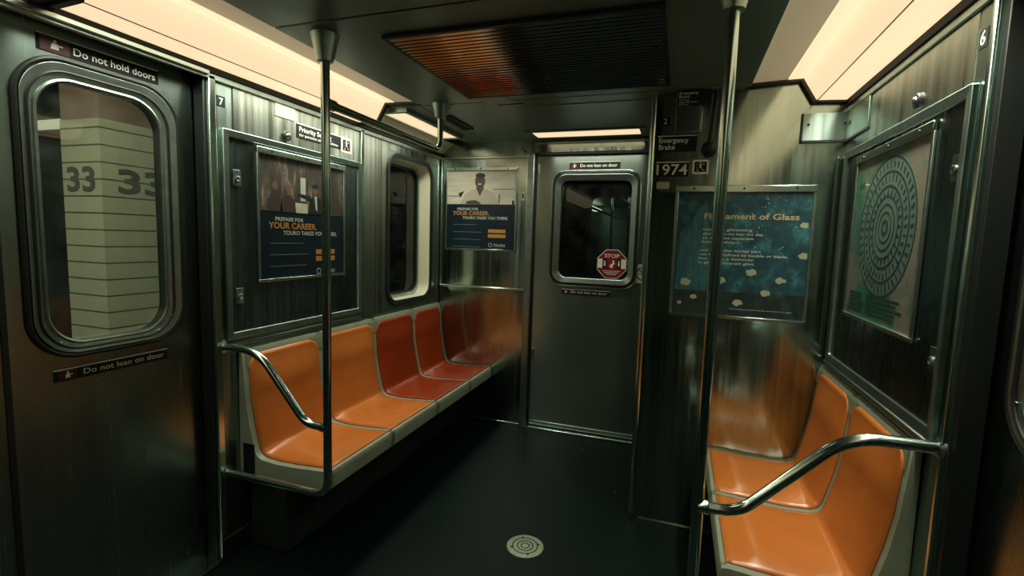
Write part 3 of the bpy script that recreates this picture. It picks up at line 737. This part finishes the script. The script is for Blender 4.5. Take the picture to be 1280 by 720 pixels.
def career(P,a0,a1,b0,b1,label,c,split,kind):
    t=thing('poster',P.pt((a0+a1)/2,b0,c),label,'poster')
    poster_frame(t,P,a0,a1,b0,b1,c=c-.001,d=c+.008)
    W,H=a1-a0,b1-b0; A=lambda f:a0+W*f; B=lambda f:b0+H*f
    MB().rect(P,a0,a1,b0,b1,c,c+.002).build('sheet',M['navy'],t,smooth=0)
    ph=MB().rect(P,a0+.001,a1-.001,B(split),b1-.001,c+.002,c+.0026).build('photo',M['photo_dark' if kind==0 else 'photo_light'],t,smooth=0)
    e=c+.0028
    def fig(name,mat,fn):
        m=MB(); fn(m); m.build(name,M[mat],ph,smooth=0)
    S=B(split)
    if kind==0:
        fig('dark_suit','ink',lambda m:m.prism(P,[(A(.53),S),(A(.545),B(.68)),(A(.60),B(.715)),(A(.65),B(.715)),(A(.70),B(.69)),(A(.72),S)],e,e+.0006))
        fig('suit_arm','ink',lambda m:m.prism(P,[(A(.41),B(.700)),(A(.41),B(.722)),(A(.56),B(.712)),(A(.57),B(.660))],e,e+.0004))
        fig('shirt','pale',lambda m:m.prism(P,[(A(.605),B(.715)),(A(.635),B(.715)),(A(.640),B(.58)),(A(.618),B(.60))],e+.0008,e+.001))
        fig('face','skin',lambda m:m.disc(P,A(.615),B(.765),W*.032,e+.0008,e+.001,16,H*.046))
        fig('hair','ink',lambda m:m.disc(P,A(.617),B(.803),W*.034,e+.001,e+.0014,14,H*.020))
        fig('shop_light','pale',lambda m:m.rect(P,A(.44),A(.50),B(.66),B(.86),e-.0001,e+.0001))
        fig('counter','photo_light',lambda m:m.rect(P,A(.36),A(.52),S,B(.64),e-.0001,e+.0001))
        for x,z,w in ((.16,.71,.075),(.30,.70,.085),(.93,.70,.06)):
            fig('bystander','brown',lambda m:m.prism(P,[(A(x-w),S),(A(x-w*.9),B(z-.06)),(A(x-w*.3),B(z)),(A(x+w*.3),B(z)),(A(x+w*.9),B(z-.06)),(A(min(x+w,.995)),S)],e,e+.0003))
            if x<.9: fig('bystander_head','skin',lambda m:m.disc(P,A(x),B(z+.05),W*.030,e+.0004,e+.0006,14,H*.036))
    else:
        fig('white_coat','coat',lambda m:m.prism(P,[(A(.20),S),(A(.27),B(split+.13)),(A(.40),B(split+.195)),(A(.58),B(split+.195)),(A(.70),B(split+.13)),(A(.78),S)],e,e+.0004))
        fig('collar','skin2',lambda m:m.prism(P,[(A(.425),B(split+.22)),(A(.55),B(split+.22)),(A(.487),B(split+.10))],e+.0006,e+.0008))
        def face(m): m.disc(P,A(.487),B(split+.290),W*.074,e+.0008,e+.001,18,H*.088); m.prism(P,[(A(.28),S+.002),(A(.30),B(split+.04)),(A(.42),B(split+.055)),(A(.50),B(split+.02)),(A(.50),S+.002)],e+.0008,e+.001)
        fig('face','skin2',face)
        fig('hair','ink',lambda m:m.disc(P,A(.490),B(split+.362),W*.070,e+.001,e+.0012,16,H*.034))
        fig('smile','pale',lambda m:m.disc(P,A(.483),B(split+.255),W*.028,e+.0012,e+.0014,10,H*.010))
        fig('arm_rest','ink',lambda m:m.prism(P,[(A(.17),B(split+.14)),(A(.26),B(split+.17)),(A(.20),B(split+.08))],e,e+.0002))
        fig('table_leg','ink',lambda m:m.rect(P,A(.76),A(.775),S,B(split+.13),e,e+.0002))
        fig('stool','ink',lambda m:m.rect(P,A(.95),A(.98),S,B(split+.05),e,e+.0002))
        fig('bench_line','brown',lambda m:m.rect(P,A(.02),A(.22),B(split+.10),B(split+.108),e,e+.0002))
        fig('shelf_line','brown',lambda m:m.rect(P,A(.66),A(.98),B(split+.185),B(split+.192),e,e+.0002))
    m=MB(); k=split
    letters(m,'PREPARE FOR',P,A(.16),B(k-.075),H*.030,e,W*.31,.02)
    m.build('heading',M['pale'],t,smooth=0); m=MB()
    letters(m,'TOURO TAKES YOU THERE.',P,A(.24),B(k-.190),H*.034,e,W*.66,.02)
    m.build('slogan',M['pale'],t,smooth=0)
    m=MB(); letters(m,'YOUR CAREER.',P,A(.09),B(k-.138),H*.050,e,W*.54,.025); m.build('gold_lettering',M['gold'],t,smooth=0)
    for i,w in enumerate((.36,.43,.40,.41)): MB().rect(P,A(.10),A(.10+w),B(k-.265-.095*i),B(k-.257-.095*i),e,e+.0003).build('print_line',M['dim'],t,smooth=0)
    for i in range(2): MB().rect(P,A(.62),A(.87),B(k-.36-.062*i),B(k-.315-.062*i),e,e+.0003).build('gold_bar',M['gold'],t,smooth=0)
    m=MB(); letters(m,'TOURO',P,A(.70),B(k-.535),H*.034,e,W*.17,.01); m.annulus(P,A(.655),B(k-.515),W*.028,W*.022,e,e+.0003,18)
    m.rect(P,A(.70),A(.84),B(k-.57),B(k-.563),e,e+.0003); m.build('emblem',M['pale'],t,smooth=0)
    return t
career(PL,1.742,2.330,1.225,1.800,'navy poster with street photo and man in a dark suit above the long bench',.008,.555,0)
career(PE,-1.742,-1.176,1.362,1.958,'navy poster with smiling man in white coat on the end wall',.004,.575,1)

# blue poem poster on the cab wall
M['bluephoto']=mottled('poster_blue_garden',(.006,.030,.040),(.060,.25,.25),17,(1,1,.8),.32,.72,c2=(.012,.075,.095),coat=.5)
M['fall']=mottled('poster_blue_tree',(.010,.07,.08),(.06,.22,.22),22,(3,1,.5),.35,.75,coat=.5)
M['meadow']=mottled('poster_dark_meadow',(.006,.018,.018),(.035,.075,.055),26,(1,1,1),.4,.8,coat=.5)
M['petal']=plain('poster_petal',(.38,.44,.28),.5); M['title']=plain('poster_title_cream',(.46,.44,.23),.5)
t=thing('poster',PC.pt(.265,1.10,.004),'blue poem poster with pale flowers at the end of the short bench','poster')
a0,a1,b0,b1=-.020,.556,1.112,1.702
poster_frame(t,PC,a0,a1,b0,b1,top=.030,side=.012,c=.002,d=.011)
W,H=a1-a0,b1-b0; A=lambda f:a0+W*f; B=lambda f:b0+H*f
sh=MB().rect(PC,a0,a1,b0,b1,.003,.005).build('sheet',M['bluephoto'],t,smooth=0)
pts=[(A(.02),B(.20)),(A(.30),B(.20)),(A(.27),B(.50)),(A(.25),B(.78)),(A(.23),B(.92)),(A(.17),B(.88)),(A(.12),B(.74)),(A(.03),B(.66))]
MB().prism(PC,pts,.0052,.0055).build('blue_tree',M['fall'],sh,smooth=0)
MB().rect(PC,a0+.001,a1-.001,b0+.001,B(.20),.0052,.0054).build('dark_meadow',M['meadow'],sh,smooth=0)
random.seed(3)
for x,z,r in ((.10,.265,.040),(.375,.29,.036),(.60,.365,.038),(.82,.31,.036),(.715,.205,.034),(.515,.115,.036),(.17,.145,.026),(.965,.51,.034),(.955,.745,.030),(.06,.09,.02)):
    m=MB()
    for k in range(7):
        th=k*math.pi/3+random.random(); q=.62 if k<6 else 0
        m.disc(PC,min(A(x)+W*r*q*math.cos(th),a1-.014),B(z)+W*r*.7*q*math.sin(th),W*r*.5,.0056+.0001*k,.0057+.0001*k,9,W*r*.38)
    m.build('flower',M['petal'],sh,smooth=0)
m=MB()
for k in range(34):
    x=random.uniform(.55,.97); z=random.uniform(.55,.96); m.disc(PC,A(x),B(z),random.uniform(.0012,.0035),.0056,.0058,6)
m.build('water_sparkle',M['petal'],sh,smooth=0)
m=MB(); letters(m,'Firmament of Glass',PC,A(.215),B(.785),H*.045,.0065,W*.70,.022); m.build('title',M['title'],t,smooth=0)
poem=['Into the glistening','glaze takes me into the day,','an element separate','from day before\u2014','','and every that human part','can be transfixed by bauble or blade,','lies again, a believer','in glory\u2019s emerald glint.']
wid=[.37,.46,.39,.29,0,.46,.66,.42,.43]
for i,s_ in enumerate(poem):
    if s_: letters(MB(),s_,PC,A(.215-.003*i),B(.690-.0335*i),H*.0205,.0065,W*wid[i],.010).build('verse_line',M['pale'],t,smooth=0)
letters(MB(),'Flowering meadow beside the water at night',PC,A(.46),B(.060),H*.0105,.0065,W*.46,.004).build('caption',M['pale'],t,smooth=0)

# green round-design poster on the right wall
M['greenpaper']=mottled('poster_green_wash',(.25,.24,.18),(.035,.17,.10),4.2,(1,1,1),.42,.56,rough=.4,coat=.4)
M['ringink']=mottled('poster_ring_ink',(.006,.030,.030),(.016,.085,.062),60,(1,1,1),.35,.65)
M['ringpale']=plain('poster_ring_pale',(.115,.19,.145),.5)
t=thing('poster',PR.pt(-2.01,1.19,.008),'pale green poster with a large round ringed design above the short bench','poster')
a0,a1,b0,b1=-2.318,-1.712,1.196,1.788
poster_frame(t,PR,a0,a1,b0,b1,top=.028,side=.012,c=.0065,d=.015)
W,H=a1-a0,b1-b0; A=lambda f:a0+W*f; B=lambda f:b0+H*f
sh=MB().rect(PR,a0,a1,b0,b1,.0065,.009).build('sheet',M['greenpaper'],t,smooth=0)
CX,CZ=A(.53),B(.56); RO=W*.395
m=MB()
for f0,f1 in ((1,.97),(.80,.765),(.60,.56),(.45,.425),(.34,.31),(.23,.20),(.12,.06)): m.annulus(PR,CX,CZ,RO*f0,RO*f1,.0092,.0096,64)
random.seed(11)
for f0,f1,n in ((.95,.82,44),(.75,.63,36)):
    for i in range(n):
        th=2*math.pi*i/n; d=.35*2*math.pi/n; g0=f1+(f0-f1)*random.uniform(0,.25); g1=f0-(f0-f1)*random.uniform(0,.3)
        pt=lambda f,x:(CX+RO*f*math.cos(x),CZ+RO*f*math.sin(x))
        k=random.choice((.5,1,1.3))
        m.prism(PR,[pt(g0,th-d*k*.6),pt(g0,th+d*.3),pt(g1,th+d*k*.6),pt(g1,th-d*.4)],.0092,.0096)
for i in range(24):
    th=2*math.pi*i/24; d=.08
    m.prism(PR,[(CX+RO*.46*math.cos(th-d),CZ+RO*.46*math.sin(th-d)),(CX+RO*.55*math.cos(th),CZ+RO*.55*math.sin(th)),(CX+RO*.46*math.cos(th+d),CZ+RO*.46*math.sin(th+d))],.0092,.0096)
m.build('round_design',M['ringink'],sh,smooth=0)
MB().disc(PR,CX,CZ,RO*.985,.0090,.0091,64).build('round_ground',M['ringpale'],sh,smooth=0)
for i in range(5):
    for x,w in ((.07,.26),(.36,.52)): MB().rect(PR,A(x),A(x+w*random.uniform(.7,1)),B(.145-.026*i),B(.160-.026*i),.0092,.0095).build('text_line',M['ringink'],sh,smooth=0)
for i in range(3): MB().prism(PR,[(A(.06+.03*i),B(.82)),(A(.08+.03*i),B(.83)),(A(.075+.035*i),B(.87)),(A(.055+.03*i),B(.85))],.0092,.0095).build('title_mark',M['ringink'],sh,smooth=0)

# ------------------------------------------------------------------ station platform outside the left door
M['faded']=plain('faded_number',(.10,.12,.10),.5)
def tiles():
    m,nt,p=new_mat('white_station_tile'); N=nt.nodes; L=nt.links
    g=N.new('ShaderNodeNewGeometry'); sx=N.new('ShaderNodeSeparateXYZ'); L.new(g.outputs['Position'],sx.inputs[0])
    mo=N.new('ShaderNodeMath'); mo.operation='MODULO'; mo.inputs[1].default_value=.118; L.new(sx.outputs['Z'],mo.inputs[0])
    lt=N.new('ShaderNodeMath'); lt.operation='LESS_THAN'; lt.inputs[1].default_value=.011; L.new(mo.outputs[0],lt.inputs[0])
    mx=N.new('ShaderNodeMix'); mx.data_type='RGBA'; mx.inputs['A'].default_value=(.56,.57,.44,1); mx.inputs['B'].default_value=(.10,.13,.11,1)
    L.new(lt.outputs[0],mx.inputs['Factor']); L.new(mx.outputs['Result'],p.inputs['Base Color']); p.inputs['Roughness'].default_value=.3
    return m
M['tile']=tiles(); M['frieze']=plain('brown_frieze',(.30,.21,.17),.6,noise=.2,scale=6); M['slate']=plain('dark_station_wall',(.05,.085,.08),.7,noise=.3,scale=3)
M['stone']=plain('platform_concrete',(.06,.07,.06),.8,noise=.2,scale=8)
M['lamp']=plain('station_lamp',(.5,.5,.4),.5,emit=(1,.84,.60),estr=48.0)
M['farlamp']=plain('far_station_lamp',(.5,.5,.4),.5,emit=(.50,.46,.32),estr=1.0)
st=struct(MB().box(-8,-2.02,-3,8,-.3,-.06).build('floor_platform',M['stone'],smooth=0))
struct(MB().box(-8,-1.95,-3,8,3.3,3.4).build('ceiling_platform',M['slate'],smooth=0))
struct(MB().box(-8.1,-8,-3,8,-.3,3.4).build('wall_platform',M['slate'],smooth=0))
t=thing('station_column',(-4.06,2.75,-.06),'square white tiled station column numbered 33 outside the sliding door window','column')
MB().box(-4.25,-3.84,2.355,3.20,-.06,2.19).build('tiled_shaft',M['tile'],t,smooth=0)
MB().box(-4.245,-3.845,2.36,3.195,2.19,3.3).build('upper_shaft',M['frieze'],t,smooth=0)
m=MB(); letters(m,'33',end(2.355),-4.20,1.695,.165,.003,.30,.03); letters(m,'33',left(-3.84),2.46,1.695,.165,.003,.34,.03)
m.build('number',M['faded'],t,smooth=0)
t=thing('station_column',(-4.06,5.6,-.06),'second white tiled station column farther along the platform','column')
MB().box(-4.25,-3.84,5.2,6.0,-.06,2.19).build('tiled_shaft',M['tile'],t,smooth=0)
MB().box(-4.245,-3.845,5.21,5.99,2.19,3.3).build('upper_shaft',M['frieze'],t,smooth=0)
t=thing('platform_light',(-6.0,2.7,2.6),'pale fluorescent strip over the far side of the platform','ceiling light')
MB().box(-7.7,-6.62,3.72,3.80,2.545,2.64).build('tube',M['farlamp'],t,bevel=.01)
MB().box(-7.7,-6.62,3.70,3.82,2.64,2.70).build('housing',M['slate'],t)
MB().box(-7.2,-7.16,3.74,3.78,2.70,3.3).build('stem',M['slate'],t)
# platform edge lamps that light the column (above and beside the train)
t=thing('platform_light',(-2.6,.6,3.05),'platform lamp above the train door, out of view through its window','ceiling light')
MB().box(-2.9,-2.75,-.9,1.6,3.06,3.14).build('tube',M['lamp'],t,bevel=.01)
MB().box(-2.93,-2.72,-.95,1.65,3.14,3.30).build('housing',M['slate'],t)

# tunnel darkness beyond the small window, and the neighbouring car behind the end door
struct(MB().box(-3.4,-3.35,3.3,7.5,-1,3.3).build('wall_tunnel',M['tunnel'],smooth=0))
t=thing('next_car',(-.6,4.25,0),'dim end of the neighbouring car seen through the end door window','train car')
m=MB(); wall_ring(m,end(4.28),-1.9,.7,0,2.4,rr(-.745,-.30,1.02,1.835,.06,8),-.05,0); m.build('end_wall',M['vent'],t,smooth=0)
m=MB(); m.ring(end(4.28),rr(-.765,-.28,1.0,1.855,.07,8),rr(-.740,-.305,1.025,1.83,.055,8),-.02,.012); m.build('window_frame',M['bezel'],t)
for b in ((-1.82,-1.80,4.34,11),(.66,.68,4.34,11),(-1.82,.68,11,11.05)): MB().box(*b,0,2.3).build('side_wall',M['panel'],t,smooth=0)
m=MB(); m.box(-1.82,.68,4.34,11,-.03,0); m.build('car_floor',M['floor'],t,smooth=0)
m=MB(); m.box(-1.82,.68,4.34,11,2.2,2.24); m.build('car_ceiling',M['ceiling'],t,smooth=0)
for x,y in ((-.28,5.0),(-.28,6.4),(-.28,8.0),(-.95,5.3),(-.95,7.2),(-.55,7.6),(-.40,5.7),(-.62,6.3)): MB().tube([(x,y,0),(x,y,2.2)],.018,n=10).build('pole',M['chrome'],t)
for x in (-1.2,-.62,.1): MB().tube([(x,4.4,1.92),(x,10.5,1.92)],.018,n=10).build('handrail',M['chrome'],t)
M['dimlamp']=plain('next_car_lamp',(.3,.3,.25),.5,emit=(.8,.80,.62),estr=1.3)
for x in (.45,-1.75): MB().box(x,x+.15,4.8,10.5,2.08,2.12).build('cove_lamp',M['dimlamp'],t,smooth=0)
for x in (-1.16,-.10): MB().box(x,x+.12,3.70,4.24,.0,2.35).build('gangway_curtain',M['rubber'],t)

# ------------------------------------------------------------------ world, camera, colour management
w=bpy.data.worlds.new('dim_tunnel'); bpy.context.scene.world=w; w.use_nodes=True
w.node_tree.nodes['Background'].inputs[0].default_value=(.010,.020,.018,1); w.node_tree.nodes['Background'].inputs[1].default_value=.3
yaw,pit,rol=-3.25897834e-01,1.00110565e-01,-3.15716338e-02
f=Vector((math.sin(yaw)*math.cos(pit),math.cos(yaw)*math.cos(pit),-math.sin(pit))); r=Vector((math.cos(yaw),-math.sin(yaw),0)); d=f.cross(r)
R=r*math.cos(rol)+d*math.sin(rol); D=d*math.cos(rol)-r*math.sin(rol)
cam=bpy.data.cameras.new('camera'); co=bpy.data.objects.new('camera',cam); C.objects.link(co)
cam.sensor_width=36; cam.lens=611.8/1280*36; cam.clip_start=.02
mt=Matrix((( R.x,-D.x,-f.x,0),(R.y,-D.y,-f.y,0),(R.z,-D.z,-f.z,EYE),(0,0,0,1)))
co.matrix_world=mt
sc=bpy.context.scene; sc.camera=co
sc.view_settings.view_transform='Standard'; sc.view_settings.look='None'; sc.view_settings.gamma=1; sc.view_settings.exposure=0.0
sc.view_settings.use_curve_mapping=False
sc.cycles.max_bounces=10; sc.cycles.glossy_bounces=6; sc.cycles.diffuse_bounces=4; sc.cycles.transparent_max_bounces=12
